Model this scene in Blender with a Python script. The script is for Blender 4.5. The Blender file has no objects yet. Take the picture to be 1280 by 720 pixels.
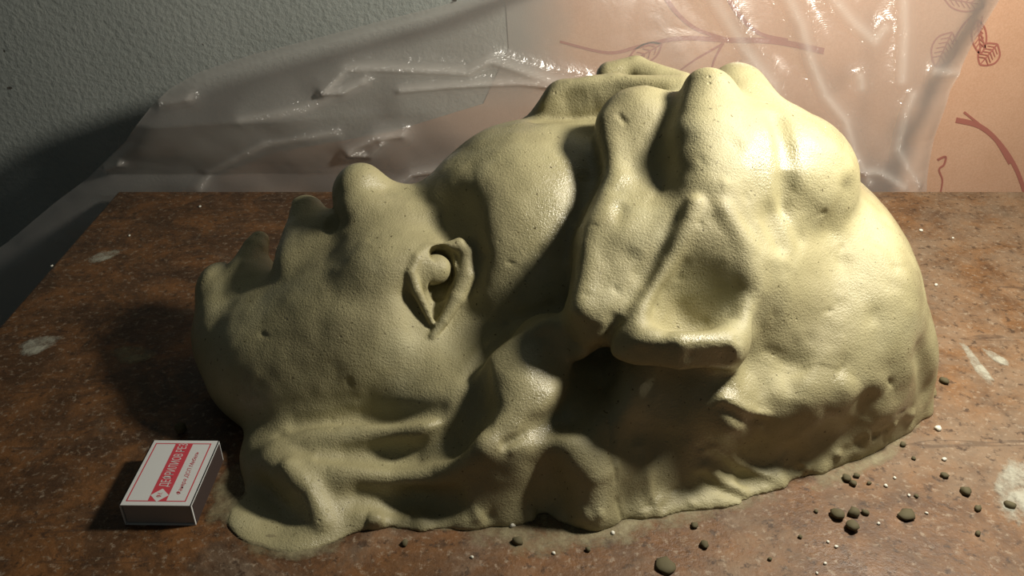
import bpy, math, random
import numpy as np
from mathutils import Vector, Matrix, noise as mnoise

random.seed(7)
scn = bpy.context.scene
col = scn.collection

# ------------------------------------------------------------------ camera
F_PX, PITCH, CAM_H = 1100.0, math.radians(31.75), 0.351
cam_d = bpy.data.cameras.new('camera')
cam_d.sensor_width = 36.0
cam_d.lens = 36.0 * F_PX / 1280.0
cam_d.clip_start = 0.01
cam = bpy.data.objects.new('camera', cam_d)
cam.location = (0, 0, CAM_H)
cam.rotation_euler = (math.pi / 2 - PITCH, 0, 0)
col.objects.link(cam)
scn.camera = cam

# ------------------------------------------------------------------ world and lamp
world = bpy.data.worlds.new('room_light')
scn.world = world
world.use_nodes = True
bg = world.node_tree.nodes['Background']
bg.inputs[0].default_value = (0.80, 0.90, 0.88, 1)
bg.inputs[1].default_value = 0.042

lamp_d = bpy.data.lights.new('desk_lamp_bulb', 'POINT')
lamp_d.energy = 12.6
lamp_d.color = (1.0, 0.93, 0.80)
lamp_d.shadow_soft_size = 0.035
lamp = bpy.data.objects.new('desk_lamp_bulb', lamp_d)
lamp.location = (0.31, 0.432, 0.398)
col.objects.link(lamp)

vs = scn.view_settings
vs.view_transform = 'Standard'
vs.look = 'None'
vs.gamma = 1.0
vs.use_curve_mapping = False
vs.exposure = 0.0

# ------------------------------------------------------------------ helpers
CP, SP = math.cos(PITCH), math.sin(PITCH)

def at(px, py, Y):
    """Point at distance Y in front of the camera that is seen at a pixel of the photograph."""
    dx = (px - 640.0) / F_PX
    dy = (360.0 - py) / F_PX
    d = (dx, CP + dy * SP, -SP + dy * CP)
    t = Y / d[1]
    return (d[0] * t, Y, CAM_H + d[2] * t)

def on_table(px, py, z=0.0):
    dx = (px - 640.0) / F_PX
    dy = (360.0 - py) / F_PX
    d = (dx, CP + dy * SP, -SP + dy * CP)
    t = (z - CAM_H) / d[2]
    return (d[0] * t, d[1] * t, z)

def tag(o, label=None, cat=None, group=None, kind=None):
    if label: o['label'] = label
    if cat: o['category'] = cat
    if group: o['group'] = group
    if kind: o['kind'] = kind
    return o

def mesh_obj(name, verts, faces, mat, parent=None, smooth=False):
    me = bpy.data.meshes.new(name)
    me.from_pydata([tuple(map(float, v)) for v in verts], [], faces)
    me.update()
    if smooth:
        for p in me.polygons: p.use_smooth = True
    if mat: me.materials.append(mat)
    o = bpy.data.objects.new(name, me)
    col.objects.link(o)
    if parent:
        o.parent = parent
    return o

def empty(name, loc=(0, 0, 0), rz=0):
    o = bpy.data.objects.new(name, None)
    o.location = loc
    o.rotation_euler = (0, 0, rz)
    o.empty_display_size = 0.02
    col.objects.link(o)
    return o

def box_data(x0, x1, y0, y1, z0, z1):
    v = [(x0,y0,z0),(x1,y0,z0),(x1,y1,z0),(x0,y1,z0),(x0,y0,z1),(x1,y0,z1),(x1,y1,z1),(x0,y1,z1)]
    f = [(0,3,2,1),(4,5,6,7),(0,1,5,4),(1,2,6,5),(2,3,7,6),(3,0,4,7)]
    return v, f

def box(name, b, mat, parent=None, bevel=0.0):
    v, f = box_data(*b)
    o = mesh_obj(name, v, f, mat, parent)
    if bevel:
        m = o.modifiers.new('bevel', 'BEVEL'); m.width = bevel; m.segments = 2
    return o

def smooth_line(pts, sub=8):
    out = []
    n = len(pts)
    for i in range(n - 1):
        p0, p1, p2, p3 = (np.array(pts[max(0, min(n - 1, j))], float) for j in (i - 1, i, i + 1, i + 2))
        for s in range(sub):
            t = s / sub
            out.append(0.5 * ((2 * p1) + (p2 - p0) * t + (2 * p0 - 5 * p1 + 4 * p2 - p3) * t * t + (3 * p1 - p0 - 3 * p2 + p3) * t ** 3))
    out.append(np.array(pts[-1], float))
    return out

class NT:
    """Small wrapper for building node materials."""
    def __init__(self, name):
        self.m = bpy.data.materials.new(name)
        self.m.use_nodes = True
        self.t = self.m.node_tree
        self.p = self.t.nodes['Principled BSDF']
        self.out = self.t.nodes['Material Output']
    def n(self, typ, **kw):
        nd = self.t.nodes.new(typ)
        for k, v in kw.items():
            if k.startswith('i_'):
                nd.inputs[k[2:].replace('_', ' ')].default_value = v
            else:
                setattr(nd, k, v)
        return nd
    def l(self, a, b): self.t.links.new(a, b)
    def coord(self, scale=(1,1,1)):
        tc = self.n('ShaderNodeTexCoord')
        mp = self.n('ShaderNodeMapping')
        mp.inputs['Scale'].default_value = scale
        self.l(tc.outputs['Object'], mp.inputs['Vector'])
        return mp.outputs['Vector']
    def noise(self, vec, scale, detail=4, rough=0.55, dist=0.0):
        nd = self.n('ShaderNodeTexNoise')
        nd.inputs['Scale'].default_value = scale
        nd.inputs['Detail'].default_value = detail
        nd.inputs['Roughness'].default_value = rough
        nd.inputs['Distortion'].default_value = dist
        if vec is not None: self.l(vec, nd.inputs['Vector'])
        return nd.outputs['Fac']
    def ramp(self, fac, stops):
        r = self.n('ShaderNodeValToRGB')
        el = r.color_ramp.elements
        while len(el) > 1: el.remove(el[-1])
        for i, (p, c) in enumerate(stops):
            e = el[0] if i == 0 else el.new(p)
            e.position = p
            e.color = (c, c, c, 1) if not hasattr(c, '__len__') else (*c, 1)
        self.l(fac, r.inputs['Fac'])
        return r.outputs['Color']
    def mix(self, fac, a, b, blend='MIX'):
        nd = self.n('ShaderNodeMix', data_type='RGBA', blend_type=blend)
        for s, v in ((nd.inputs[0], fac), (nd.inputs[6], a), (nd.inputs[7], b)):
            if hasattr(v, 'links') or hasattr(v, 'is_output'): self.l(v, s)
            elif hasattr(v, '__len__'): s.default_value = (*v, 1)
            else: s.default_value = v
        return nd.outputs[2]
    def math(self, op, a, b=0.0):
        nd = self.n('ShaderNodeMath', operation=op)
        for s, v in ((nd.inputs[0], a), (nd.inputs[1], b)):
            if hasattr(v, 'is_output'): self.l(v, s)
            else: s.default_value = v
        return nd.outputs[0]
    def bump(self, height, strength=0.5, dist=0.001, prev=None):
        b = self.n('ShaderNodeBump')
        b.inputs['Strength'].default_value = strength
        b.inputs['Distance'].default_value = dist
        self.l(height, b.inputs['Height'])
        if prev is not None: self.l(prev, b.inputs['Normal'])
        return b.outputs['Normal']

def plain(name, c, rough=0.6, spec=0.3):
    k = NT(name)
    k.p.inputs['Base Color'].default_value = (*c, 1)
    k.p.inputs['Roughness'].default_value = rough
    k.p.inputs['Specular IOR Level'].default_value = spec
    return k.m

# ------------------------------------------------------------------ materials
def clay_material():
    k = NT('wet_clay')
    v = k.coord()
    big = k.noise(v, 22, 4)
    c = k.ramp(big, [(0.30, (0.315, 0.280, 0.155)), (0.55, (0.380, 0.343, 0.190)), (0.75, (0.44, 0.408, 0.245))])
    spots = k.noise(v, 420, 2)
    sm = k.ramp(spots, [(0.0, 1.0), (0.275, 1.0), (0.31, 0.0)])
    c = k.mix(sm, c, (0.12, 0.10, 0.045))
    k.l(c, k.p.inputs['Base Color'])
    wet = k.noise(v, 16, 3, 0.6, 0.4)
    r = k.ramp(wet, [(0.36, 0.24), (0.50, 0.46), (0.66, 0.62)])
    k.l(r, k.p.inputs['Roughness'])
    k.p.inputs['Specular IOR Level'].default_value = 0.45
    k.l(k.ramp(wet, [(0.38, 0.7), (0.50, 0.0)]), k.p.inputs['Coat Weight'])
    k.p.inputs['Coat Roughness'].default_value = 0.22
    fine = k.noise(v, 900, 3, 0.65)
    n1 = k.bump(fine, 0.6, 0.0008)
    grit = k.noise(v, 260, 5, 0.7)
    n2 = k.bump(grit, 0.15, 0.0018, n1)
    pits = k.n('ShaderNodeTexVoronoi'); pits.inputs['Scale'].default_value = 210
    k.l(v, pits.inputs['Vector'])
    pm = k.ramp(pits.outputs['Distance'], [(0.0, 0.0), (0.14, 0.35), (0.24, 1.0)])
    gate = k.ramp(k.noise(v, 48, 2), [(0.62, 0.0), (0.74, 0.6)])
    ph = k.mix(gate, (1, 1, 1), pm)
    n3 = k.bump(ph, 0.7, 0.0014, n2)
    k.l(n3, k.p.inputs['Normal']); k.l(n3, k.p.inputs['Coat Normal'])
    return k.m

def table_material():
    k = NT('worn_varnished_wood')
    v = k.coord()
    vg = k.coord((5.0, 9, 9))
    grain = k.noise(vg, 9, 8, 0.68, 0.9)
    c = k.ramp(grain, [(0.26, (0.045, 0.022, 0.010)), (0.5, (0.098, 0.049, 0.022)), (0.74, (0.175, 0.092, 0.045))])
    blot = k.noise(v, 8, 7, 0.66, 0.8)
    bm = k.ramp(blot, [(0.42, 0.0), (0.62, 0.75)])
    c = k.mix(bm, c, (0.052, 0.028, 0.015))
    rust = k.ramp(k.noise(v, 26, 8, 0.75, 0.6), [(0.46, 0.0), (0.62, 0.9)])
    c = k.mix(rust, c, (0.20, 0.090, 0.032))
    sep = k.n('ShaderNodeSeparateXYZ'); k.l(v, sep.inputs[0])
    dust = k.math('ADD', k.noise(v, 12, 9, 0.72, 0.5), k.math('MULTIPLY', sep.outputs[0], 0.26))  # dust patches from noise, biased to grow denser towards +x
    tone_x = k.ramp(k.math('ADD', sep.outputs[0], k.math('MULTIPLY', k.noise(v, 5, 6, 0.65), 0.5)), [(0.10, 0.0), (0.52, 1.0)])  # table colour shifts to a lighter mottled brown towards +x, edge broken by noise
    c = k.mix(tone_x, c, k.mix(k.ramp(k.noise(v, 34, 10, 0.78), [(0.30, 0.0), (0.68, 1.0)]), (0.048, 0.025, 0.014), (0.265, 0.135, 0.055)))
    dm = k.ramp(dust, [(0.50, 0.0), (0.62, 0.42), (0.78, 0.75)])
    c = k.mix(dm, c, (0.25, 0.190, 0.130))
    fm = k.ramp(k.noise(v, 230, 5, 0.72), [(0.55, 0.0), (0.66, 0.6)])
    c = k.mix(fm, c, (0.36, 0.29, 0.21))
    dk = k.ramp(k.noise(v, 150, 5, 0.72), [(0.0, 1.0), (0.36, 0.8), (0.45, 0.0)])
    c = k.mix(dk, c, (0.045, 0.025, 0.014))
    # knife scratches: stretched noise in two directions
    for ang, sc in ((0.9, 30), (-0.35, 24)):
        tc = k.n('ShaderNodeTexCoord'); mp = k.n('ShaderNodeMapping')
        mp.inputs['Rotation'].default_value = (0, 0, ang); mp.inputs['Scale'].default_value = (0.25, 2.4, 1)
        k.l(tc.outputs['Object'], mp.inputs['Vector'])
        sn = k.noise(mp.outputs['Vector'], sc, 2, 0.4)
        sm = k.ramp(sn, [(0.680, 0.0), (0.688, 0.5), (0.694, 0.5), (0.702, 0.0)])
        c = k.mix(sm, c, (0.05, 0.03, 0.02))
    k.l(c, k.p.inputs['Base Color'])
    r = k.ramp(dust, [(0.38, 0.34), (0.60, 0.62)])
    k.l(r, k.p.inputs['Roughness'])
    k.p.inputs['Specular IOR Level'].default_value = 0.4
    n1 = k.bump(k.noise(v, 320, 5, 0.7), 0.6, 0.0009)
    n2 = k.bump(dust, 0.5, 0.002, n1)
    k.l(n2, k.p.inputs['Normal'])
    return k.m

def plaster_material():
    k = NT('painted_plaster')
    v = k.coord()
    c = k.ramp(k.noise(v, 6, 5), [(0.3, (0.34, 0.37, 0.345)), (0.7, (0.43, 0.46, 0.43))])
    sp = k.ramp(k.noise(v, 60, 2), [(0.0, 1.0), (0.235, 1.0), (0.26, 0.0)])
    c = k.mix(sp, c, (0.09, 0.08, 0.07))
    sep = k.n('ShaderNodeSeparateXYZ'); k.l(v, sep.inputs[0])
    band = k.ramp(k.math('ADD', sep.outputs[2], k.math('MULTIPLY', k.noise(v, 30), 0.004)), [(0.150, 0.0), (0.156, 0.55)])
    c = k.mix(band, c, (0.16, 0.18, 0.18))
    k.l(c, k.p.inputs['Base Color'])
    k.p.inputs['Roughness'].default_value = 0.85
    n1 = k.bump(k.noise(v, 170, 5, 0.6), 0.9, 0.0022)
    k.l(n1, k.p.inputs['Normal'])
    return k.m

def wallpaper_material():
    k = NT('peach_wallpaper')
    v = k.coord()
    c = k.ramp(k.noise(v, 14, 4), [(0.3, (0.68, 0.40, 0.255)), (0.7, (0.76, 0.47, 0.315))])
    f = k.ramp(k.noise(v, 700, 2), [(0.35, 0.0), (0.65, 1.0)])
    c = k.mix(0.25, c, k.mix(f, (0.55, 0.33, 0.21), (0.80, 0.55, 0.40)))
    sep = k.n('ShaderNodeSeparateXYZ'); k.l(v, sep.inputs[0])
    fade = k.ramp(k.math('ADD', sep.outputs[0], k.math('MULTIPLY', k.noise(v, 20, 4), 0.05)), [(0.030, 1.0), (0.095, 0.0)])
    high = k.ramp(sep.outputs[2], [(0.030, 0.35), (0.075, 1.0)])
    c = k.mix(k.mix(1.0, fade, high, 'MULTIPLY'), c, (0.40, 0.40, 0.37))
    k.l(c, k.p.inputs['Base Color'])
    k.p.inputs['Roughness'].default_value = 0.75
    k.p.inputs['Specular IOR Level'].default_value = 0.25
    k.l(k.bump(k.noise(v, 600, 3), 0.4, 0.0006), k.p.inputs['Normal'])
    return k.m

def film_material():
    k = NT('clear_plastic_film')
    v = k.coord()
    nrm = k.bump(k.noise(v, 55, 3, 0.5, 0.6), 0.14, 0.003)
    cr = k.n('ShaderNodeAttribute', attribute_name='crease')
    nrm = k.bump(k.math('MULTIPLY', k.noise(v, 120, 3, 0.6, 0.5), cr.outputs['Fac']), 1.0, 0.010, nrm)
    tr = k.n('ShaderNodeBsdfTransparent'); tr.inputs[0].default_value = (0.97, 0.96, 0.95, 1)
    df = k.n('ShaderNodeBsdfDiffuse'); df.inputs[0].default_value = (0.86, 0.81, 0.75, 1)
    tl = k.n('ShaderNodeBsdfTranslucent'); tl.inputs[0].default_value = (0.86, 0.81, 0.75, 1)
    milk = k.n('ShaderNodeMixShader'); milk.inputs[0].default_value = 0.35
    k.l(df.outputs[0], milk.inputs[1]); k.l(tl.outputs[0], milk.inputs[2])
    lw = k.n('ShaderNodeLayerWeight'); lw.inputs['Blend'].default_value = 0.35
    fac = k.math('ADD', k.math('MULTIPLY', lw.outputs['Facing'], 0.40), k.math('ADD', k.math('MULTIPLY', cr.outputs['Fac'], 0.22), 0.25))
    m1 = k.n('ShaderNodeMixShader')
    k.l(fac, m1.inputs[0]); k.l(tr.outputs[0], m1.inputs[1]); k.l(milk.outputs[0], m1.inputs[2])
    gl = k.n('ShaderNodeBsdfGlossy'); gl.inputs['Roughness'].default_value = 0.23
    k.l(nrm, gl.inputs['Normal'])
    fr = k.n('ShaderNodeFresnel'); fr.inputs['IOR'].default_value = 1.5
    m2 = k.n('ShaderNodeMixShader')
    k.l(k.math('MULTIPLY', fr.outputs[0], 2.0), m2.inputs[0]); k.l(m1.outputs[0], m2.inputs[1]); k.l(gl.outputs[0], m2.inputs[2])
    k.l(m2.outputs[0], k.out.inputs['Surface'])
    return k.m

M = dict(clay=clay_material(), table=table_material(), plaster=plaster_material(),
         paper=wallpaper_material(), film=film_material(),
         print=plain('faded_red_print', (0.46, 0.175, 0.135), 0.8),
         floor=plain('dark_floor_boards', (0.05, 0.035, 0.025), 0.6),
         card=plain('white_card', (0.60, 0.61, 0.60), 0.7),
         cardg=plain('grey_card', (0.33, 0.30, 0.27), 0.8),
         strike=plain('brown_striking_surface', (0.045, 0.030, 0.026), 0.9),
         red=plain('red_ink', (0.52, 0.055, 0.075), 0.7),
         wood=plain('match_wood', (0.55, 0.42, 0.25), 0.8))

# ------------------------------------------------------------------ the room
WALL_Y = 0.865
TABLE_BACK = 0.737
FLOOR_Z = -0.74
fl = box('floor', (-1.6, 1.6, -1.2, WALL_Y, FLOOR_Z - 0.05, FLOOR_Z), M['floor']); tag(fl, kind='structure')
wl = box('wall_back', (-1.6, 1.6, WALL_Y, WALL_Y + 0.1, FLOOR_Z, 1.7), M['plaster']); tag(wl, kind='structure')

tb = empty('table', (0.13, 0.40, FLOOR_Z))
tag(tb, 'worn brown varnished wooden table under the clay head, scratched and dusty', 'table')
tb_inv = Matrix.Translation(Vector((-0.13, -0.40, -FLOOR_Z)))
def tpart(name, b, mat, bevel=0.0):
    o = box(name, b, mat, tb, bevel)
    o.matrix_parent_inverse = tb_inv
    return o
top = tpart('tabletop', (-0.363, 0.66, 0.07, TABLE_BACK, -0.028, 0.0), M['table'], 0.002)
for x0 in (-0.32, 0.57):
    for y0 in (0.11, 0.65):
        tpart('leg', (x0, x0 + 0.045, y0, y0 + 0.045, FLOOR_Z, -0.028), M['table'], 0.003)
for b in ((-0.30, 0.60, 0.12, 0.14, -0.10, -0.028), (-0.30, 0.60, 0.665, 0.685, -0.10, -0.028),
          (-0.31, -0.29, 0.13, 0.67, -0.10, -0.028), (0.59, 0.61, 0.13, 0.67, -0.10, -0.028)):
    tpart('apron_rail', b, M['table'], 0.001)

# ------------------------------------------------------------------ clay head: implicit surface
H = 0.0012
G0 = np.array([-0.262, 0.285, -0.0030])
G1 = np.array([0.310, 0.660, 0.225])
DIM = np.ceil((G1 - G0) / H).astype(int) + 1
FLD = np.full(DIM, 1.0, np.float32)
RAW = np.full(DIM, 1.0, np.float32)
TAG = np.zeros(DIM, np.int16)
TAGS = ['face']
AX = [G0[i] + H * np.arange(DIM[i]) for i in range(3)]

def tag_id(t):
    if t not in TAGS: TAGS.append(t)
    return TAGS.index(t)

def region(lo, hi, pad):
    lo = np.asarray(lo) - pad; hi = np.asarray(hi) + pad
    a = np.clip(np.floor((lo - G0) / H).astype(int), 0, DIM - 1)
    b = np.clip(np.ceil((hi - G0) / H).astype(int) + 1, 1, DIM)
    if np.any(b <= a): return None
    s = tuple(slice(a[i], b[i]) for i in range(3))
    X = AX[0][s[0]][:, None, None].astype(np.float32)
    Y = AX[1][s[1]][None, :, None].astype(np.float32)
    Z = AX[2][s[2]][None, None, :].astype(np.float32)
    return s, X, Y, Z

def combine(s, d, k, t, sub):
    f = FLD[s]
    k = max(k, 1e-5)
    if sub:
        h = np.maximum(k - np.abs(f + d), 0) / k
        FLD[s] = np.maximum(f, -d) + h * h * k * 0.25
    else:
        if t is not None:
            r = RAW[s]; m = d < r
            RAW[s] = np.where(m, d, r)
            TAG[s] = np.where(m, tag_id(t), TAG[s])
        h = np.maximum(k - np.abs(f - d), 0) / k
        FLD[s] = np.minimum(f, d) - h * h * k * 0.25

def rot_m(rx=0, ry=0, rz=0):
    from mathutils import Euler
    return np.array(Euler((math.radians(rx), math.radians(ry), math.radians(rz))).to_matrix())

def E(c, r, k=10, t=None, sub=False, rot=(0, 0, 0)):
    """Ellipsoid: centre in metres, radii and blend in millimetres."""
    c = np.asarray(c, float); r = np.asarray(r, float) / 1000; k = k / 1000
    Rm = rot_m(*rot)
    ext = np.sqrt(((Rm * r) ** 2).sum(1))
    g = region(c - ext, c + ext, max(2 * k, 0.012))
    if g is None: return
    s, X, Y, Z = g
    x, y, z = X - c[0], Y - c[1], Z - c[2]
    L = [(Rm[0, i] * x + Rm[1, i] * y + Rm[2, i] * z) / r[i] for i in range(3)]
    k0 = np.sqrt(L[0] ** 2 + L[1] ** 2 + L[2] ** 2)
    k1 = np.sqrt((L[0] / r[0]) ** 2 + (L[1] / r[1]) ** 2 + (L[2] / r[2]) ** 2) + 1e-6
    d = (k0 * (k0 - 1.0) / k1).astype(np.float32)
    combine(s, d, k, t, sub)

def place(px, py, Y):
    """Y above 0.2 is a distance; a smaller Y is a depth below the clay surface seen at that pixel."""
    if Y > 0.2: return at(px, py, Y)
    ys = np.arange(0.30, 0.64, 0.0004)
    p0, p1 = np.array(at(px, py, 0.30)), np.array(at(px, py, 0.64))
    pts = p0 + (p1 - p0) * ((ys - 0.30) / 0.34)[:, None]
    i = np.round((pts - G0) / H).astype(int)
    ok = np.all((i >= 0) & (i < DIM), axis=1)
    i = np.clip(i, 0, DIM - 1)
    f = np.where(ok, FLD[tuple(i.T)], 1.0)
    hit = np.argmax(f < 0) if np.any(f < 0) else len(ys) // 2
    d = (p1 - p0) / np.linalg.norm(p1 - p0)
    return tuple(pts[hit] + d * Y)

def EP(px, py, Y, r, k=10, t=None, sub=False, rot=(0, 0, 0)):
    E(place(px, py, Y), r, k, t, sub, rot)

def C(pts, k=6, t=None, sub=False):
    """Chain of round cones; every point is (pixel x, pixel y, depth Y in m, radius in mm)."""
    P = [np.array(place(*p[:3])) for p in pts]
    R = [p[3] / 1000 for p in pts]
    W(P, R, k, t, sub)

def W(P, R, k=6, t=None, sub=False):
    k = k / 1000
    P = [np.asarray(p, float) for p in P]
    lo = np.min([p - r for p, r in zip(P, R)], 0); hi = np.max([p + r for p, r in zip(P, R)], 0)
    g = region(lo, hi, max(2 * k, 0.010))
    if g is None: return
    s, X, Y, Z = g
    best = None
    for i in range(len(P) - 1):
        a, b = P[i], P[i + 1]
        ab = b - a; L2 = float(ab @ ab) + 1e-12
        h = np.clip(((X - a[0]) * ab[0] + (Y - a[1]) * ab[1] + (Z - a[2]) * ab[2]) / L2, 0, 1)
        d = np.sqrt((X - a[0] - ab[0] * h) ** 2 + (Y - a[1] - ab[1] * h) ** 2 + (Z - a[2] - ab[2] * h) ** 2)
        d = d - (R[i] + (R[i + 1] - R[i]) * h)
        if best is None: best = d
        else:
            kk = min(0.004, 0.18 * R[i])
            q = np.maximum(kk - np.abs(best - d), 0) / kk
            best = np.minimum(best, d) - q * q * kk * 0.25
    combine(s, best.astype(np.float32), k, t, sub)

def B(pts, amp, flat=0.0):
    """Sculpting stroke on the surface: points (pixel x, pixel y, half width in mm), amp in mm, minus digs in."""
    P = [np.array(place(p[0], p[1], 0.0)) for p in pts]
    if len(P) == 1: P = [P[0], P[0] + 1e-5]; pts = [pts[0], pts[0]]
    Wd = [p[2] / 1000 for p in pts]
    A = [(p[3] if len(p) > 3 else 1.0) for p in pts]
    w = max(Wd)
    lo, hi = np.min(P, 0), np.max(P, 0)
    g = region(lo, hi, 2.4 * w)
    if g is None: return
    s, X, Y, Z = g
    best = None
    for i in range(len(P) - 1):
        a, b = P[i], P[i + 1]
        ab = b - a; L2 = float(ab @ ab) + 1e-14
        h = np.clip(((X - a[0]) * ab[0] + (Y - a[1]) * ab[1] + (Z - a[2]) * ab[2]) / L2, 0, 1)
        d2 = (X - a[0] - ab[0] * h) ** 2 + (Y - a[1] - ab[1] * h) ** 2 + (Z - a[2] - ab[2] * h) ** 2
        q = np.sqrt(d2) / (Wd[i] + (Wd[i + 1] - Wd[i]) * h)
        q = np.maximum(q - flat, 0)
        e = np.exp(-q * q) * (A[i] + (A[i + 1] - A[i]) * h)
        best = e if best is None else np.maximum(best, e)
    FLD[s] -= (best * amp / 1000).astype(np.float32)

def ground_rim(pts):
    P = [on_table(a, b, -0.001) for a, b in smooth_line([p for p in pts], 4)]
    W(P, [0.0050 + 0.0015 * math.sin(i * 1.7) + 0.001 * math.sin(i * 4.1) for i in range(len(P))], 16, 'hair')

def slab(front, back, tops, k_round, k, t):
    """Block of clay standing on a footprint: front edge in pixels on the table, back edge in metres, height by pixel column."""
    poly = [on_table(a, b)[:2] for a, b in front] + list(back)
    X, Y = np.meshgrid(AX[0], AX[1], indexing='ij')
    d = np.full(X.shape, 9.0); ins = np.zeros(X.shape, bool)
    n = len(poly)
    for i in range(n):
        (ax, ay), (bx, by) = poly[i], poly[(i + 1) % n]
        ex, ey = bx - ax, by - ay
        h = np.clip(((X - ax) * ex + (Y - ay) * ey) / (ex * ex + ey * ey), 0, 1)
        d = np.minimum(d, np.hypot(X - ax - ex * h, Y - ay - ey * h))
        c = ((ay > Y) != (by > Y)) & (X < ex * (Y - ay) / (ey if abs(ey) > 1e-9 else 1e-9) + ax)
        ins ^= c
    d = np.where(ins, -d, d)[:, :, None].astype(np.float32)
    hx = np.interp(AX[0], [(a - 640) / F_PX * 0.47 for a, _ in tops], [z / 1000 for _, z in tops]).astype(np.float32)
    e = AX[2][None, None, :].astype(np.float32) - hx[:, None, None]
    kr = k_round / 1000
    q = np.maximum(kr - np.abs(d - e), 0) / kr
    f = np.maximum(d, e) + q * q * kr * 0.25
    combine((slice(None),) * 3, f, k / 1000, t, False)

#SCULPT-BEGIN
# --- big masses
E((0.128, 0.505, 0.045), (128, 112, 100), 1, 'hair')               # back of the head under the hair
slab([(590, 640), (650, 642), (700, 642), (760, 641), (843, 628), (916, 614), (985, 586), (1045, 560), (1095, 536), (1138, 512), (1152, 488), (1148, 440)],
     [(0.255, 0.54), (0.15, 0.60), (0.02, 0.58)], [(560, 42), (620, 58), (680, 58), (760, 52), (820, 80), (900, 80), (970, 66), (1080, 56), (1150, 40)], 40, 16, 'hair')
ground_rim([(440, 652), (510, 653), (580, 648), (650, 649), (700, 648), (760, 646), (843, 637), (916, 625), (985, 597), (1045, 571), (1098, 545), (1142, 520), (1156, 493)])
E((0.162, 0.485, 0.015), (96, 102, 85), 20, 'hair')
E((0.095, 0.540, 0.065), (75, 70, 96), 20, 'hair')
E((0.015, 0.505, 0.055), (85, 90, 98), 25, 'face')                 # brow and forehead
EP(408, 440, 0.455, (76, 68, 55), 25, 'face')                      # cheek and jaw
EP(480, 400, 0.455, (60, 60, 55), 25, 'face')
EP(590, 410, 0.462, (45, 42, 40), 25, 'face')
EP(285, 400, 0.475, (19, 38, 28), 16, 'face')
E((-0.020, 0.415, 0.000), (66, 78, 60), 18, 'hair')
E((-0.090, 0.388, 0.000), (68, 54, 27), 12, 'neck')
E((-0.045, 0.390, -0.002), (85, 64, 9), 6, 'neck')
EP(273, 362, 0.490, (13, 22, 17), 8, 'chin')
# --- muzzle and nose
C([(383, 267, 0.512, 12.5), (379, 300, 0.492, 14.5), (368, 332, 0.465, 12)], 9, 'upper_lip')
EP(415, 312, 0.485, (24, 32, 24), 10, 'face')
EP(490, 298, 0.480, (36, 34, 28), 15, 'face')
C([(452, 237, 0.497, 14.5), (500, 260, 0.497, 14), (560, 260, 0.497, 15)], 8, 'nose')
EP(450, 241, 0.495, (17, 18, 18.5), 5, 'nose')
EP(456, 266, 0.478, (17, 13, 13), 6, 'nose')
EP(500, 335, 0.440, (30, 20, 17), 16, 'face')                      # cheekbone
# open mouth
C([(350, 212, 0.540, 10), (338, 262, 0.505, 12.5), (316, 326, 0.465, 12), (316, 337, 0.44, 9)], 1.5, sub=True)
C([(325, 302, 0.518, 7), (320, 312, 0.512, 8.5), (302, 340, 0.492, 9), (284, 372, 0.475, 12)], 5, 'lower_lip')
EP(316, 356, 0.485, (15, 30, 13), 5, 'lower_lip')
EP(413, 277, 0.472, (5, 7, 6), 3, sub=True)                        # nostrils
# --- brow, eye socket, eye
C([(568, 240, 0.497, 13), (612, 262, 0.470, 13), (628, 315, 0.450, 12), (622, 365, 0.435, 9)], 16, 'brow')
B([(572, 268, 15), (582, 300, 11, .8)], -9)
B([(528, 350, 13), (540, 380, 12)], -4)
B([(510, 370, 7), (522, 410, 8)], -3)
B([(603, 320, 5), (590, 370, 5, .5)], -3)
eye_fit = np.array([place(x, y, 0.0) for x, y in ((520, 312), (575, 312), (512, 345), (590, 345), (520, 380), (575, 385), (545, 420), (545, 345), (545, 305))])
eye_px = np.array([(x, y, 1) for x, y in ((520, 312), (575, 312), (512, 345), (590, 345), (520, 380), (575, 385), (545, 420), (545, 345), (545, 305))], float)
eye_c = np.linalg.lstsq(eye_px, eye_fit[:, 1], rcond=None)[0]
def EY(px, py, off, r): return (px, py, float(eye_c @ (px, py, 1)) + off / 1000, r)
C([EY(532, 312, 1.5, 2.4), EY(556, 309, 1.0, 2.6), EY(574, 306, 0, 3.6), EY(585, 318, -.5, 5), EY(583, 345, -1, 5.8), EY(571, 372, -1, 5.2), EY(555, 400, 0, 3.8), EY(541, 420, 1, 2.2)], 1.5, 'eyelid')
C([EY(532, 312, 1, 2.6), EY(521, 323, -1.5, 3.2), EY(513, 341, -2, 3.4), EY(521, 364, -1, 3.2), EY(532, 385, .5, 2.8), EY(540, 402, 1, 2)], 1.5, 'eyelid#2')
C([EY(547, 321, 1, 6.8), EY(553, 321, 1, 6.8), EY(552, 342, 1, 7.8), EY(547, 366, 1, 6.0), EY(543, 392, 1, 2.6)], 0.8, sub=True)
C([EY(549, 324, 6, 6), EY(552, 345, 6, 6.5), EY(547, 366, 5, 5)], 0.8, sub=True)
C([EY(540, 338, 4, 8.4), EY(545, 337, 4, 8.4)], 0.8, 'eyeball')
# --- far locks along the top
C([(674, 160, 0.545, 11), (704, 128, 0.545, 14), (770, 116, 0.54, 12), (850, 118, 0.52, 11)], 5, 'hair_lock')
C([(762, 94, 0.575, 9), (795, 90, 0.575, 10), (850, 112, 0.55, 12)], 4, 'hair_lock#2')
EP(922, 116, 0.520, (18, 24, 17), 8, 'hair_lock#3')
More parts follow.
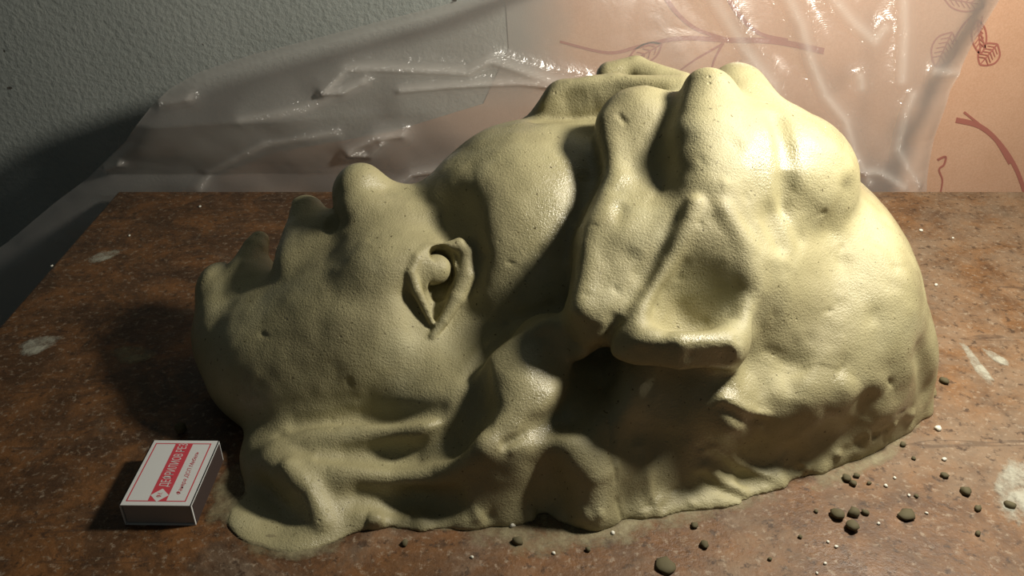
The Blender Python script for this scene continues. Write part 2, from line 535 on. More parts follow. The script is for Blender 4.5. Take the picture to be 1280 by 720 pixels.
# --- near locks
C([(799, 165, 0.490, 26), (802, 240, 0.465, 26), (776, 315, 0.424, 26), (750, 395, 0.392, 19), (738, 432, 0.386, 10)], 8, 'hair_lock#4')
C([(835, 165, 0.495, 18), (832, 240, 0.462, 20), (810, 320, 0.424, 20), (780, 390, 0.392, 14)], 12, 'hair_lock#4')
C([(884, 114, 0.480, 13), (874, 175, 0.455, 15), (882, 245, 0.430, 16), (846, 330, 0.406, 13), (800, 400, 0.382, 12)], 10, 'hair_lock#5')
EP(926, 207, 0.474, (45, 50, 37), 26, 'hair_lock#5')
EP(1006, 214, 0.478, (27, 42, 29), 24, 'hair_lock#6')
EP(1065, 350, 0.465, (30, 60, 44), 20, 'hair_lock#7')
EP(1106, 440, 0.455, (24, 38, 36), 15, 'hair_lock#8')
EP(1000, 420, 0.447, (58, 60, 50), 40, 'hair_lock#7')
B([(757, 155, 8), (768, 225, 8), (738, 310, 8), (724, 385, 7)], 6)
B([(972, 150, 6), (985, 210, 6), (972, 285, 6)], -5)
B([(1062, 240, 7), (1040, 285, 7, .5)], -4)
B([(985, 250, 3.5, .4), (978, 285, 3.5), (990, 330, 3, .3)], 2.5)
# basin with a rim
EP(880, 345, 0.428, (54, 44, 46), 22, 'hair_lock#9')
C([(800, 432, 0.372, 10), (850, 436, 0.367, 11), (908, 430, 0.372, 11)], 18, 'hair_lock#9')
EP(874, 342, -.0178, (30, 22, 40), 10, sub=True)
B([(905, 262, 5), (934, 312, 6), (942, 365, 6.5), (928, 408, 6), (884, 430, 6), (810, 436, 6)], 4)
B([(868, 255, 4), (838, 322, 4.5), (802, 385, 5), (772, 440, 5, .5)], 5)
B([(848, 275, 5, .5), (816, 330, 5), (775, 395, 5), (742, 455, 6)], -4)
B([(850, 490, 22), (840, 550, 20)], -13)
B([(800, 560, 16), (870, 570, 20), (930, 575, 16)], -5)
C([(805, 437, 0.362, 8), (850, 441, 0.357, 9), (902, 435, 0.362, 8)], 12, 'hair_lock#9')
B([(800, 449, 6), (850, 452, 7), (905, 450, 6)], -6)
B([(963, 270, 7), (976, 305, 5)], -2.5)
# --- lower hair on the near side
C([(680, 428, 0.398, 15), (657, 480, 0.383, 22), (632, 548, 0.370, 22), (600, 620, 0.357, 20)], 18, 'hair_lock#10')
B([(588, 470, 5, .5), (612, 436, 4), (650, 400, 4), (690, 385, 4)], -5)
B([(604, 462, 4, .5), (640, 430, 4), (682, 404, 4)], 3)
B([(752, 440, 5), (745, 475, 9), (715, 520, 8)], -11)
B([(700, 545, 9, .6), (690, 590, 11), (686, 650, 11)], -6)
B([(712, 560, 10), (738, 595, 13), (738, 640, 11)], 10)
B([(783, 455, 6), (788, 505, 7, .4)], 4)
B([(825, 490, 13), (815, 540, 14)], -9)
B([(1010, 500, 20)], 5)
B([(670, 535, 6), (705, 525, 6)], -5)
# --- curls below the jaw
C([(345, 568, 0.378, 7), (395, 556, 0.374, 8), (460, 551, 0.372, 8), (535, 546, 0.372, 7), (592, 510, 0.380, 6)], 6, 'hair_lock#13')
B([(370, 532, 5, .5), (450, 522, 5), (545, 516, 6)], -5)
B([(350, 562, 5), (400, 548, 6), (460, 542, 6), (530, 536, 6), (572, 520, 5, .6)], 5)
B([(350, 588, 9), (430, 592, 8), (490, 600, 7), (545, 596, 7), (605, 560, 7)], 8)
B([(400, 572, 3, .5), (430, 570, 5, .9), (520, 566, 6), (575, 549, 7)], -10)
B([(603, 462, 4, .4), (590, 512, 10), (566, 548, 11)], -13)
B([(450, 618, 6), (510, 622, 8), (565, 626, 7)], -7.5)
E((-0.116, 0.340, -0.001), (37, 31, 8), 8, 'hair_lock#15')
C([(345, 582, 0.362, 10), (378, 612, 0.347, 12), (402, 648, 0.336, 10)], 10, 'hair_lock#15')
B([(360, 584, 5), (388, 612, 5), (404, 650, 5)], 6)
B([(325, 620, 12), (345, 648, 12)], -8)
B([(678, 150, 6), (706, 128, 8), (735, 124, 7, .3)], -6)
B([(680, 128, 4, .5), (712, 106, 4), (770, 100, 4), (835, 104, 4, .5)], 3)
B([(1085, 505, 9), (1075, 530, 7)], -4)
B([(1152, 440, 8), (1160, 490, 9)], -4)
B([(1030, 540, 8), (1060, 545, 8)], -4)
B([(1000, 455, 5), (960, 440, 4, .3)], -3)
# smears down the near wall
rng = random.Random(5)
for i in range(26):
    px = rng.uniform(800, 1130); py = rng.uniform(455, 560)
    B([(px, py, rng.uniform(5, 9)), (px + rng.uniform(-14, 22), py + rng.uniform(14, 46), rng.uniform(4, 7), .4)], rng.choice((-1, 1)) * rng.uniform(0.7, 1.9))
for x0, y0, x1, y1 in ((890, 560, 960, 595), (880, 585, 930, 615), (800, 560, 812, 625), (905, 500, 960, 520)):
    B([(x0, y0, 4), ((x0 + x1) / 2, (y0 + y1) / 2 + 5, 4), (x1, y1, 3, .4)], 3)
    B([(x0, y0 + 9, 3), ((x0 + x1) / 2, (y0 + y1) / 2 + 14, 3), (x1, y1 + 8, 2.5, .4)], -2.5)
# finger dabs and tool marks
rng = random.Random(11)
for i in range(150):
    px, py = rng.uniform(300, 1130), rng.uniform(170, 640)
    if 495 < px < 600 and 295 < py < 430: continue
    an, ln = rng.uniform(0, math.pi), rng.uniform(6, 34)
    w = rng.uniform(1.6, 5.5)
    am = rng.choice((-1, -1, 1)) * rng.uniform(0.25, 0.8) * min(1.3, w / 3) * (0.4 if px < 700 and py < 520 else 1.2)
    B([(px, py, w), (px + ln * math.cos(an), py + ln * math.sin(an), w * 0.6, 0.3)], am)
for i in range(40):                                                  # small nicks
    px, py = rng.uniform(300, 1130), rng.uniform(170, 640)
    if 495 < px < 600 and 295 < py < 430: continue
    an = rng.uniform(0, math.pi)
    B([(px, py, 1.5), (px + 9 * math.cos(an), py + 9 * math.sin(an), 1.2, 0.3)], -0.9)
B([(773, 143, 1.3), (781, 153, 1.1)], -2.2)
B([(768, 578, 1.4), (771, 602, 1.2)], -2.2)
B([(772, 626, 1.4), (777, 648, 1.2)], -2.5)
B([(655, 545, 3), (632, 556, 2.5)], -2.5)
B([(660, 548, 2.5), (640, 562, 2)], 2)
# torn crust where the clay meets the table
rng = random.Random(3)
for i in range(34):
    px = rng.uniform(440, 1150)
    py = 688 - abs(px - 350) * .12 if px < 440 else float(np.interp(px, [440, 580, 760, 916, 985, 1045, 1098, 1142], [650, 646, 644, 623, 595, 569, 543, 518]))
    B([(px, py, rng.uniform(2, 4)), (px + rng.uniform(-8, 8), py + rng.uniform(-10, 4), 2, .5)], rng.choice((-1, 1)) * rng.uniform(.8, 2))
#SCULPT-END

# lumps of hand-pressed clay
def value_noise(step, amp, seed):
    rng = np.random.default_rng(seed)
    n = [int(np.ceil(DIM[i] * H / step)) + 2 for i in range(3)]
    g = rng.uniform(-1, 1, n).astype(np.float32)
    out = g
    for ax in range(3):
        p = np.arange(DIM[ax]) * H / step
        i = np.floor(p).astype(int); f = (p - i).astype(np.float32)
        f = f * f * (3 - 2 * f)
        sh = [1, 1, 1]; sh[ax] = -1; f = f.reshape(sh)
        out = np.take(out, i, ax) * (1 - f) + np.take(out, i + 1, ax) * f
    return out * amp
FLD += value_noise(0.026, 0.0008, 1)
FLD += value_noise(0.011, 0.0004, 2)
FLD += value_noise(0.0055, 0.00012, 3)
FLD = np.maximum(FLD, (-0.0004 - AX[2])[None, None, :].astype(np.float32))   # flat underside on the table

def surface_nets(F):
    n = np.array(F.shape)
    ins = F < 0
    def cor(a, o): return a[o[0]:n[0]-1+o[0], o[1]:n[1]-1+o[1], o[2]:n[2]-1+o[2]]
    offs = [(i, j, k) for i in (0, 1) for j in (0, 1) for k in (0, 1)]
    cnt = sum(cor(ins, o).astype(np.int8) for o in offs)
    act = (cnt > 0) & (cnt < 8)
    ijk = np.argwhere(act)
    idx = np.full(act.shape, -1, np.int32)
    idx[act] = np.arange(len(ijk))
    V = {o: F[ijk[:, 0]+o[0], ijk[:, 1]+o[1], ijk[:, 2]+o[2]] for o in offs}
    acc = np.zeros((len(ijk), 3)); num = np.zeros(len(ijk))
    for o in offs:
        for ax in range(3):
            if o[ax]: continue
            p = list(o); p[ax] = 1; p = tuple(p)
            a, b = V[o], V[p]
            m = (a < 0) != (b < 0)
            t = np.where(m, a / np.where(m, a - b, 1), 0)
            q = np.tile(np.array(o, float), (len(ijk), 1)); q[:, ax] += t
            acc[m] += q[m]; num[m] += 1
    verts = G0 + H * (ijk + acc / num[:, None])
    quads = []
    for ax in range(3):
        u, v = (ax + 1) % 3, (ax + 2) % 3
        sl = [slice(None)] * 3; s2 = [slice(None)] * 3
        sl[ax] = slice(0, n[ax]-1); s2[ax] = slice(1, n[ax])
        A, B = ins[tuple(sl)], ins[tuple(s2)]
        e = np.argwhere(A != B)
        e = e[(e[:, u] > 0) & (e[:, v] > 0) & (e[:, u] < n[u]-1) & (e[:, v] < n[v]-1)]
        flip = ~A[tuple(e.T)]
        def cell(du, dv):
            c = e.copy(); c[:, u] -= du; c[:, v] -= dv
            return idx[tuple(c.T)]
        q = np.stack([cell(1, 1), cell(0, 1), cell(0, 0), cell(1, 0)], 1)
        q[flip] = q[flip][:, ::-1]
        quads.append(q)
    return verts, np.concatenate(quads), ijk

verts, quads, ijk = surface_nets(FLD)
c0 = np.clip(np.round((verts - G0) / H).astype(int), 0, DIM - 1)
vt = TAG[tuple(c0.T)]
# area weighted vertex normals shared by all the parts, so that the clay stays seamless
a, b, c, d = (verts[quads[:, i]] for i in range(4))
fn = np.cross(c - a, d - b)
vn = np.zeros_like(verts)
for i in range(4): np.add.at(vn, quads[:, i], fn)
vn /= np.linalg.norm(vn, axis=1)[:, None] + 1e-12

head = empty('clay_sculpture', (0.02, 0.45, 0.0))
tag(head, 'olive grey wet clay sculpture of a head lying face up with wavy hair', 'sculpture')
qt = vt[quads[:, 0]]
head_inv = Matrix.Translation(Vector((-0.02, -0.45, 0)))
for ti, tn in enumerate(TAGS):
    q = quads[qt == ti]
    if len(q) < 4: continue
    used, inv = np.unique(q.ravel(), return_inverse=True)
    me = bpy.data.meshes.new(tn)
    vv = verts[used].astype(np.float32); ff = inv.reshape(-1, 4).astype(np.int32)
    me.vertices.add(len(vv)); me.vertices.foreach_set('co', vv.ravel())
    me.loops.add(ff.size); me.loops.foreach_set('vertex_index', ff.ravel())
    me.polygons.add(len(ff)); me.polygons.foreach_set('loop_start', np.arange(0, ff.size, 4, dtype=np.int32))
    me.polygons.foreach_set('use_smooth', np.ones(len(ff), bool))
    me.update(calc_edges=True); me.validate()
    me.normals_split_custom_set_from_vertices([tuple(x) for x in vn[used]])
    me.materials.append(M['clay'])
    o = bpy.data.objects.new(tn.split('#')[0], me)
    col.objects.link(o)
    o.parent = head
    o.matrix_parent_inverse = head_inv

# ------------------------------------------------------------------ peach wallpaper with printed twigs
def pix_xz(px, py, Y):
    p = at(px, py, Y)
    return p[0], p[2]

def sheet(name, pix, Y, thick, mat, parent=None):
    """Flat sheet standing on the wall with an outline given in photograph pixels."""
    pts = [pix_xz(a, b, Y) for a, b in pix]
    n = len(pts)
    v = [(x, Y, z) for x, z in pts] + [(x, Y + thick, z) for x, z in pts]
    f = [tuple(range(n)), tuple(range(2 * n - 1, n - 1, -1))] + [(i, i + n, (i + 1) % n + n, (i + 1) % n) for i in range(n)]
    return mesh_obj(name, v, f, mat, parent)

paper = sheet('wallpaper', [(625, -260), (632, 0), (636, 60), (604, 130), (490, 165), (340, 192), (225, 240), (160, 300), (150, 520),
                            (1750, 520), (1750, -260)], WALL_Y - 0.0015, 0.0015, M['paper'], wl)

PRINT_Y = WALL_Y - 0.0021
def stroke_mesh(lines):
    """Ribbons printed on the paper: every line is ([(px, py)...], width in px at start, at end)."""
    v, f = [], []
    for li, (pts, w0, w1) in enumerate(lines):
        L = smooth_line(pts)
        PY = PRINT_Y - 0.00006 * li
        for i, p in enumerate(L):
            a, b = L[max(i - 1, 0)], L[min(i + 1, len(L) - 1)]
            t = (b - a) / (np.linalg.norm(b - a) + 1e-9)
            nn = np.array((-t[1], t[0])) * (w0 + (w1 - w0) * i / (len(L) - 1)) / 2
            for q in (p + nn, p - nn):
                x, z = pix_xz(q[0], q[1], PY); v.append((x, PY, z))
            if i:
                k = len(v)
                f.append((k - 4, k - 3, k - 1, k - 2))
    return v, f

def printed(name, lines):
    v, f = stroke_mesh(lines)
    return mesh_obj(name, v, f, M['print'], paper)

def leaf_lines(cx, cy, ln, wd, ang, veins=4, lw=2.2):
    ca, sa = math.cos(math.radians(ang)), math.sin(math.radians(ang))
    def R(u, v): return (cx + u * ca - v * sa, cy + u * sa + v * ca)
    side = lambda s: [R(-ln, 0), R(-ln * .5, s * wd * .85), R(ln * .15, s * wd), R(ln * .7, s * wd * .55), R(ln, 0)]
    out = [(side(1), lw, lw), (side(-1), lw, lw), ([R(-ln, 0), R(ln * .9, 0)], lw, lw * .6)]
    for i in range(veins):
        u = -ln * .7 + i * ln * 1.3 / veins
        for s in (1, -1):
            out.append(([R(u, 0), R(u + ln * .28, s * wd * .62)], lw * .7, lw * .5))
    return out

printed('printed_twig', [([(700, 52), (760, 66), (800, 58), (850, 48), (910, 50), (970, 52), (1030, 64)], 3, 8),
                         ([(828, -10), (845, 15), (870, 36), (905, 48)], 6, 4), ([(905, -12), (925, 20), (950, 42), (985, 50)], 6, 4),
                         ([(905, 52), (893, 75), (888, 95)], 3, 2), ([(905, 54), (870, 74), (845, 92)], 3, 2)])
printed('printed_leaf', leaf_lines(805, 68, 26, 11, 150))
printed('printed_leaf', leaf_lines(1180, 62, 24, 15, 115, 5))
printed('printed_leaf', leaf_lines(1224, 46, 22, 9, 85, 5))
printed('printed_leaf', leaf_lines(1236, 68, 17, 13, 130, 5))
printed('printed_leaf', leaf_lines(1205, 2, 26, 12, 10, 5))
printed('printed_twig', [([(1230, 8), (1205, 30), (1190, 55)], 3, 2), ([(1228, 20), (1226, 40), (1232, 60)], 2, 2)])
printed('printed_twig', [([(1195, 150), (1225, 158), (1250, 180), (1272, 215), (1290, 270)], 7, 5), ([(1205, 140), (1240, 170), (1262, 205)], 3, 3)])
printed('printed_twig', [([(1172, 200), (1182, 196), (1180, 206), (1174, 212), (1178, 225), (1176, 240)], 3, 2)])
printed('printed_twig', [([(1330, 40), (1380, 90), (1400, 160), (1470, 200)], 6, 5)])
printed('printed_leaf', leaf_lines(1400, 80, 26, 14, -40, 5))

# ------------------------------------------------------------------ clear plastic film
def interp(tab, z):
    zs = np.array([p[1] for p in tab]); xs = np.array([p[0] for p in tab])
    o = np.argsort(zs)
    return np.interp(z, zs[o], xs[o])

def film_base(x, z): return 0.7500 + 0.28 * np.clip(z, -0.01, 0.22) - 0.22 * (np.clip(x, -0.36, 0.6) - 0.2) ** 2 * np.clip((z - 0.01) / 0.06, 0, 1)
def pix_film(px, py):
    Y = 0.77
    for _ in range(12): Y = film_base(*pix_xz(px, py, Y))
    return pix_xz(px, py, Y)
left_tab = [pix_film(a, b) for a, b in [(-260, 480), (0, 312), (60, 262), (105, 228), (150, 184), (182, 140), (205, 118), (240, 98), (310, 74), (400, 51), (500, 25), (610, -3), (760, -60), (900, -160), (960, -300)]]
right_tab = [pix_film(a, b) for a, b in [(1150, 480), (1158, 300), (1166, 235), (1176, 180), (1196, 120), (1225, 60), (1262, 0), (1330, -140), (1380, -300)]]
creases = [  # polyline in photograph pixels, half width mm, height mm
    ([(405, 112), (432, 84), (480, 84), (585, 90), (612, 74), (690, 100), (730, 104)], 6, 9),
    ([(500, 112), (562, 107), (652, 102), (700, 106)], 5, 8),
    ([(404, 111), (430, 112), (455, 100)], 6, 9), ([(436, 186), (470, 168), (503, 166)], 9, 13), ([(440, 190), (462, 192), (478, 176)], 6, 8),
    ([(494, 230), (515, 215), (555, 210)], 8, 11), ([(195, 132), (215, 128), (235, 122)], 6, 11), ([(130, 214), (148, 206)], 6, 11),
    ([(300, 150), (380, 135), (430, 112)], 14, 5), ([(250, 235), (262, 215), (330, 180), (420, 165)], 10, 5),
    ([(975, -20), (1000, 30), (1013, 80), (1030, 120), (1055, 150), (1066, 190), (1085, 228)], 7, 5),
    ([(1035, -10), (1062, 25), (1092, 52), (1105, 36)], 7, 5), ([(1128, -20), (1130, 40), (1126, 100)], 10, 5),
    ([(1074, 96), (1076, 110)], 4, 3), ([(1140, 120), (1132, 140), (1122, 188), (1136, 214), (1152, 236)], 6, 5),
    ([(1050, 208), (1072, 212), (1100, 216), (1130, 236)], 6, 5), ([(1170, 90), (1206, 98), (1215, 112)], 9, 5),
    ([(930, 80), (965, 105), (972, 145)], 12, 7), ([(880, -20), (930, 60), (960, 100)], 12, 4)]
def film_mesh():
    nu, nv = 620, 300
    zz = np.linspace(-0.17, 0.33, nv)
    uu = np.linspace(0, 1, nu)
    xl, xr = interp(left_tab, zz), interp(right_tab, zz)
    X = xl[:, None] + (xr - xl)[:, None] * uu[None, :]
    Z = np.repeat(zz[:, None], nu, 1)
    # leans back towards the wall higher up, edges curl onto the wall
    Y = film_base(X, Z)
    mask = np.zeros_like(X)
    edge = np.maximum(np.minimum((X - xl[:, None]), (xr[:, None] - X)), 0.0)
    Y = Y + 0.014 * np.exp(-(edge / 0.016) ** 1.3)
    rg = np.random.default_rng(5)
    N = np.zeros_like(X)
    for i in range(14):
        an = rg.uniform(-0.5, 0.5) + (0.0 if i % 2 else 1.2); fr = rg.uniform(14, 60); ph = rg.uniform(0, 6.28)
        wob = 0.03 * np.sin(X * rg.uniform(5, 15) + ph) + 0.03 * np.sin(Z * rg.uniform(10, 25))
        N += np.abs(np.sin((X * math.sin(an) + Z * math.cos(an) + wob) * fr + ph)) * 0.10 / fr
    Y = Y - 0.22 * (N - N.mean())
    for pts, w, h in creases:
        w /= 1000; h /= 1000
        P = [np.array(pix_film(a, b)) for a, b in pts]
        best = np.full_like(X, 9.0)
        for a, b in zip(P[:-1], P[1:]):
            ab = b - a; t = np.clip(((X - a[0]) * ab[0] + (Z - a[1]) * ab[1]) / (ab @ ab), 0, 1)
            best = np.minimum(best, np.hypot(X - a[0] - ab[0] * t, Z - a[1] - ab[1] * t))
        q = best / w
        Y = Y - h * np.exp(-np.sqrt(q * q + 0.05) * 1.6)
        mask = np.maximum(mask, np.exp(-(best / 0.0035) ** 2) + 0.25 * np.exp(-(best / 0.012) ** 2))
    Y = np.clip(Y, np.where(Z < 0.012, 0.7395, 0.66), WALL_Y - 0.003)
    v = np.stack([X, Y, Z], -1).reshape(-1, 3)
    f = [(j * nu + i, j * nu + i + 1, (j + 1) * nu + i + 1, (j + 1) * nu + i) for j in range(nv - 1) for i in range(nu - 1)]
    return v, f, mask
fv, ff, fmask = film_mesh()
film = mesh_obj('plastic_film', fv, ff, M['film'], None, True)
film.data.attributes.new('crease', 'FLOAT', 'POINT').data.foreach_set('value', np.clip(fmask, 0, 1).astype(np.float32).ravel())
tag(film, 'crumpled clear plastic film hanging behind the table in front of the wall', 'plastic film')

# ------------------------------------------------------------------ matchbox
MB_W, MB_L, MB_H = 0.0375, 0.050, 0.0145
mb = empty('matchbox', (-0.1852, 0.3542, 0.0), -0.012)
tag(mb, 'small white and red cardboard matchbox lying on the table beside the clay head', 'matchbox')
hw, hl = MB_W / 2, MB_L / 2
TK = 0.0006
sl_v, sl_f = [], []
for b in ((-hw, hw, -hl, hl, MB_H - TK, MB_H), (-hw, hw, -hl, hl, 0.0, TK), (-hw, -hw + TK, -hl, hl, 0.0, MB_H), (hw - TK, hw, -hl, hl, 0.0, MB_H)):
    v, f = box_data(*b)
    k = len(sl_v); sl_v += v; sl_f += [tuple(i + k for i in q) for q in f]
sleeve = mesh_obj('sleeve', sl_v, sl_f, M['card'], mb)
for sx in (-1, 1):
    x0 = sx * hw
    box('striking_strip', (min(x0, x0 + sx * 0.0003), max(x0, x0 + sx * 0.0003), -hl + 0.0012, hl - 0.0012, 0.0004, MB_H - 0.0012), M['strike'], sleeve)
tray = box('tray', (-hw + 0.0012, hw - 0.0012, -hl + 0.0008, hl - 0.0008, 0.0010, MB_H - 0.0012), M['cardg'], mb)
def top_rect(u0, u1, v0, v1):
    return [(-hw + u * MB_W, -hl + v * MB_L) for u, v in ((u0, v0), (u1, v0), (u1, v1), (u0, v1))]
def flat(name, polys, mat, parent, z):
    v, f = [], []
    for p in polys:
        k = len(v); v += [(x, y, z) for x, y in p]; f.append(tuple(range(k, k + len(p))))
    return mesh_obj(name, v, f, mat, parent)
ZT = MB_H + 0.00006
flat('printed_border', [top_rect(.065, .905, .055, .068), top_rect(.065, .905, .940, .953), top_rect(.065, .083, .068, .940), top_rect(.887, .905, .068, .940)], M['red'], sleeve, ZT)
flat('printed_band', [top_rect(.37, .63, .055, .953)], M['red'], sleeve, ZT + 0.00003)
def diamond(s, z, mat, name):
    cx, cy = 0.0, -hl + MB_L * .145
    return flat(name, [[(cx - s, cy), (cx, cy - s), (cx + s, cy), (cx, cy + s)]], mat, sleeve, z)
diamond(0.0048, ZT + 0.00006, M['card'], 'printed_emblem')
def lettering(txt, size, u, v0, length, mat, z, shear=0.0):
    cu = bpy.data.curves.new('lettering', 'FONT')
    cu.body = txt; cu.size = size; cu.shear = shear
    cu.align_x = 'LEFT'; cu.align_y = 'CENTER'
    cu.resolution_u = 2
    tmp = bpy.data.objects.new('lettering', cu); col.objects.link(tmp)
    bpy.context.view_layer.update()
    me = bpy.data.meshes.new_from_object(tmp.evaluated_get(bpy.context.evaluated_depsgraph_get()))
    w = max((q.co.x for q in me.vertices), default=1.0)
    bpy.data.objects.remove(tmp); bpy.data.curves.remove(cu)
    o = bpy.data.objects.new('lettering', me); col.objects.link(o)
    me.name = 'lettering'; me.materials.clear(); me.materials.append(mat)
    o.parent = sleeve
    o.location = (-hw + u * MB_W, -hl + v0 * MB_L, z)
    o.rotation_euler = (0, 0, math.pi / 2)
    o.scale = (length / w, 1, 1)
    return o
lettering('ДЕФРИЛИОВ РЕЗ', 0.0068, .50, .265, MB_L * .68, M['card'], ZT + 0.00009)
lettering('Фанера ДСП Мебель', 0.0032, .755, .15, MB_L * .66, M['red'], ZT + 0.00005, 0.3)
lettering('ФК', 0.0038, .50, .110, 0.0036, M['red'], ZT + 0.00010)

# ------------------------------------------------------------------ clay smears on the table
def smear_material(name, c, lo, hi, sc):
    k = NT(name)
    v = k.coord()
    k.p.inputs['Base Color'].default_value = (*c, 1)
    k.p.inputs['Roughness'].default_value = 0.6
    tr = k.n('ShaderNodeBsdfTransparent')
    mx = k.n('ShaderNodeMixShader')
    at_ = k.n('ShaderNodeAttribute', attribute_name='cover')
    k.l(k.ramp(k.math('ADD', k.noise(v, sc, 8, 0.75), k.math('SUBTRACT', k.math('MULTIPLY', at_.outputs['Fac'], 0.34), 0.26)), [(lo, 0.0), (hi, 0.85)]), mx.inputs[0])
    k.l(tr.outputs[0], mx.inputs[1]); k.l(k.p.outputs[0], mx.inputs[2])
    k.l(mx.outputs[0], k.out.inputs['Surface'])
    k.l(k.bump(k.noise(v, 350, 4, 0.7), 0.6, 0.001), k.p.inputs['Normal'])
    return k.m
M['smear'] = smear_material('dried_clay_smear', (0.30, 0.26, 0.15), 0.40, 0.72, 60)
M['chalk'] = smear_material('dried_pale_slip', (0.46, 0.45, 0.36), 0.42, 0.68, 70)

def smear(px_pts, mat, label, h=0.0006, seed=0):
    """Thin crust whose outline (pixels of the table top) is roughened and domed."""
    P = np.array([on_table(a, b)[:2] for a, b in px_pts])
    L = np.array(smooth_line([tuple(p) for p in P] + [tuple(P[0])], 7))[:-1]
    c = L.mean(0)
    v, f = [], []
    rings = (1.0, 0.86, 0.6, 0.3)
    n = len(L)
    for ri, r in enumerate(rings):
        for i, p in enumerate(L):
            wob = 1 + 0.12 * mnoise.noise(Vector((p[0] * 110, p[1] * 110, seed + ri * .2))) + 0.06 * mnoise.noise(Vector((p[0] * 400, p[1] * 400, seed)))
            q = c + (p - c) * r * wob
            z = (0.00012, h * .7, h, h)[ri] * (1 + 0.5 * mnoise.noise(Vector((q[0] * 200, q[1] * 200, 3.0))))
            v.append((q[0] - c[0], q[1] - c[1], z))
    for ri in range(3):
        for i in range(n):
            j = (i + 1) % n
            f.append((ri * n + i, ri * n + j, (ri + 1) * n + j, (ri + 1) * n + i))
    v.append((0, 0, h)); k = len(v) - 1
    for i in range(n): f.append((3 * n + i, 3 * n + (i + 1) % n, k))
    o = mesh_obj('clay_smear', v, f, mat, None, True)
    ca = o.data.attributes.new('cover', 'FLOAT', 'POINT')
    ca.data.foreach_set('value', np.array([x for x in (0.0, 0.6, 1.0, 1.0) for _ in range(n)] + [1.0], np.float32))
    o.location = (c[0], c[1], 0)
    tag(o, label, 'smear')
    return o
smear([(1244, 590), (1262, 568), (1290, 572), (1300, 640), (1278, 668), (1250, 650), (1236, 620)], M['chalk'], 'large crusty pale clay smear among the crumbs at the table side', 0.0010, 1)
smear([(1196, 425), (1210, 432), (1232, 460), (1246, 480), (1236, 486), (1214, 458)], M['chalk'], 'long pale clay streak on the table beyond the back of the head', 0.0004, 2)
smear([(1222, 432), (1240, 438), (1262, 452), (1258, 459), (1236, 448)], M['chalk'], 'short bright white scrape on the table next to a longer pale streak', 0.0004, 3)
smear([(100, 326), (128, 314), (160, 311), (150, 319), (118, 331)], M['chalk'], 'thin white scrape across the dark far corner of the table', 0.0004, 4)
smear([(18, 434), (45, 420), (80, 418), (74, 430), (40, 446), (24, 448)], M['chalk'], 'faint whitish smudge on the dark table near its side edge', 0.0004, 5)
smear([(130, 440), (170, 430), (196, 440), (188, 452), (150, 456)], M['smear'], 'dull clay smudge on the dark table beside the chin', 0.0004, 6)
smear([(268, 600), (292, 574), (330, 566), (352, 600), (330, 672), (285, 668), (256, 664), (250, 640)], M['smear'], 'wet clay residue on the table between matchbox and head', 0.0009, 7)
smear([(290, 672), (330, 664), (400, 676), (436, 660), (432, 684), (395, 700), (340, 704), (300, 694)], M['smear'], 'rim of wet clay squeezed out under the lowest curl of hair', 0.0012, 8)
smear([(430, 640), (560, 640), (700, 640), (860, 620), (940, 618), (1000, 610), (940, 640), (860, 660), (760, 690), (640, 700), (540, 668), (450, 664)], M['smear'], 'thin dusty clay film on the table along the front of the head', 0.0004, 9)
smear([(990, 590), (1080, 555), (1140, 530), (1160, 520), (1130, 565), (1080, 596), (1010, 620)], M['smear'], 'thin clay residue on the table below the back of the hair', 0.0004, 10)

# ------------------------------------------------------------------ crumbs
M['crumb'] = plain('dry_clay_crumb', (0.105, 0.090, 0.048), 0.8)
M['white_crumb'] = plain('plaster_crumb', (0.70, 0.69, 0.60), 0.6)
def crumb(px, py, rpx, mat, label, group, flatness=0.65, name='clay_crumb'):
    x, y, _ = on_table(px, py)
    d = y * CP + CAM_H * SP
    r = rpx * d / F_PX
    import bmesh
    bm = bmesh.new()
    bmesh.ops.create_icosphere(bm, subdivisions=2, radius=1.0)
    sd = px * 0.37 + py * 0.11
    for q in bm.verts:
        s = 1 + 0.38 * mnoise.noise(q.co * 1.3 + Vector((sd, 0, 0))) + 0.15 * mnoise.noise(q.co * 3.1 + Vector((0, sd, 0)))
        q.co = Vector((q.co.x * s * r, q.co.y * s * r * 0.85, q.co.z * s * r * flatness))
    zmin = min(q.co.z for q in bm.verts)
    for q in bm.verts: q.co.z = max(q.co.z - zmin - 0.12 * r, 0.0)
    me = bpy.data.meshes.new(name); bm.to_mesh(me); bm.free()
    for p in me.polygons: p.use_smooth = True
    me.materials.append(mat)
    o = bpy.data.objects.new(name, me); col.objects.link(o)
    o.location = (x, y, 0.0); o.rotation_euler = (0, 0, sd)
    tag(o, label, 'crumb', group)
    return o
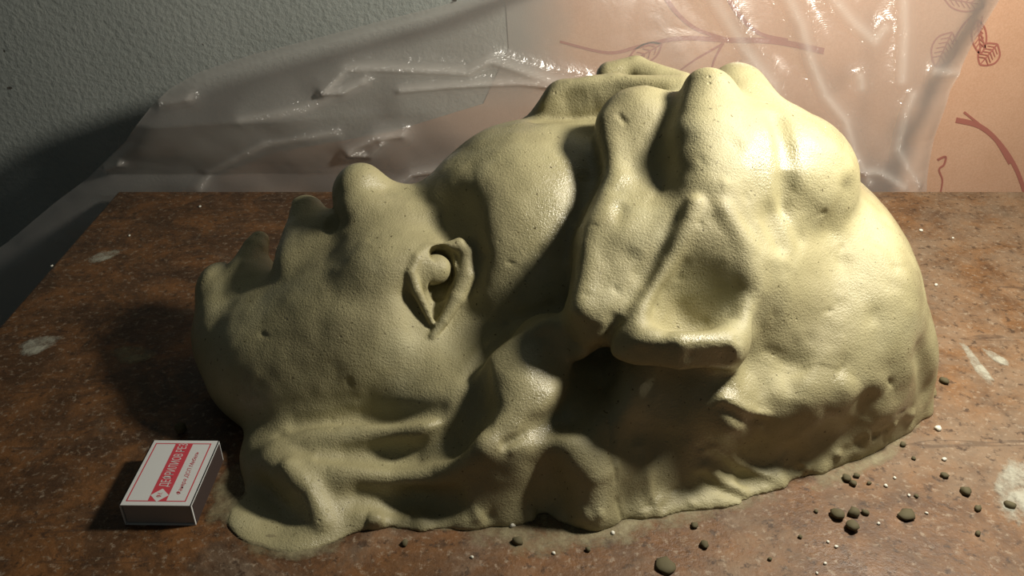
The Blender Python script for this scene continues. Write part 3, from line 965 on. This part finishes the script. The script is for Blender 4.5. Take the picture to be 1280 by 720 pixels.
for px, py, r in ((1046, 646, 9), (1067, 643, 8), (1065, 661, 9), (1081, 642, 5), (1206, 616, 7), (1180, 596, 5), (1262, 634, 7), (1222, 637, 5),
                  (1058, 600, 6), (1066, 606, 5), (1070, 596, 4), (1128, 557, 4), (1142, 574, 3), (1086, 605, 3), (880, 682, 6), (868, 658, 5), (506, 680, 5),
                  (647, 678, 7), (1180, 478, 6), (1222, 668, 4), (1000, 672, 3), (962, 700, 3), (735, 688, 4), (1145, 621, 3), (1020, 640, 3)):
    lb, gr = 'small dark olive clay crumb scattered on the reddish table in front of the hair', 'dark clay crumbs in front of the hair'
    if (px, py) in ((1046, 646), (1067, 643), (1065, 661), (1081, 642)):
        lb, gr = 'rounded dark clay crumb in the tight cluster of four on the table', 'cluster of four dark clay crumbs'
    elif (px, py) in ((1058, 600), (1066, 606), (1070, 596)):
        lb, gr = 'dark clay crumb in the small heap close to the foot of the hair', 'small heap of clay crumbs'
    elif (px, py) == (1262, 634): lb, gr = 'dark clay crumb lying on the large pale crusty smear', None
    elif (px, py) == (1206, 616): lb, gr = 'dark clay crumb beside the large pale crusty smear', None
    elif (px, py) == (1180, 478): lb, gr = 'lone dark clay crumb beside the crown of the clay head', None
    elif (px, py) == (506, 680): lb, gr = 'dark clay crumb in front of the curls under the jaw', None
    elif (px, py) == (647, 678): lb, gr = 'dull clay crumb just in front of the dark hollow in the lower hair', None
    crumb(px, py, r, M['crumb'], lb, gr)
crumb(1133, 646, 11, M['crumb'], 'flat elongated dark clay flake between the small crumbs', None, 0.4)
crumb(832, 709, 14, M['crumb'], 'largest flat dark clay flake on the table in front of the head', None, 0.3)
crumb(227, 540, 8, M['smear'] if False else M['crumb'], 'lone clay crumb on the table just beyond the matchbox', None, 0.8)
for px, py, r in ((1172, 537, 4.5), (1180, 575, 3), (1107, 608, 2.6), (1118, 598, 2.2), (766, 667, 3.2), (590, 697, 2.5), (692, 692, 2.5), (1136, 620, 2.2), (1158, 642, 2.2),
                  (640, 657, 5), (1151, 289, 2.5), (1191, 298, 1.6), (1098, 655, 2.2), (1035, 678, 2.2), (1045, 684, 2.4), (1031, 705, 2.4), (1021, 717, 2), (1170, 357, 2.4), (250, 259, 2), (65, 333, 2), (162, 295, 1.6)):
    lb, gr = 'tiny white speck of plaster among the dark crumbs in front of the hair', 'white specks in front of the hair'
    if px < 300: lb, gr = 'tiny white speck of plaster on the dark table beyond the chin', 'white specks beyond the chin'
    elif py < 400: lb, gr = 'tiny white speck of plaster on the table beyond the crown of the head', 'white specks beyond the crown'
    elif (px, py) == (640, 657): lb, gr = 'white plaster crumb against the clay foot below the hair', None
    elif (px, py) == (1172, 537): lb, gr = 'largest white plaster crumb close to the crown of the head', None
    crumb(px, py, r, M['white_crumb'], lb, gr, name='plaster_speck')
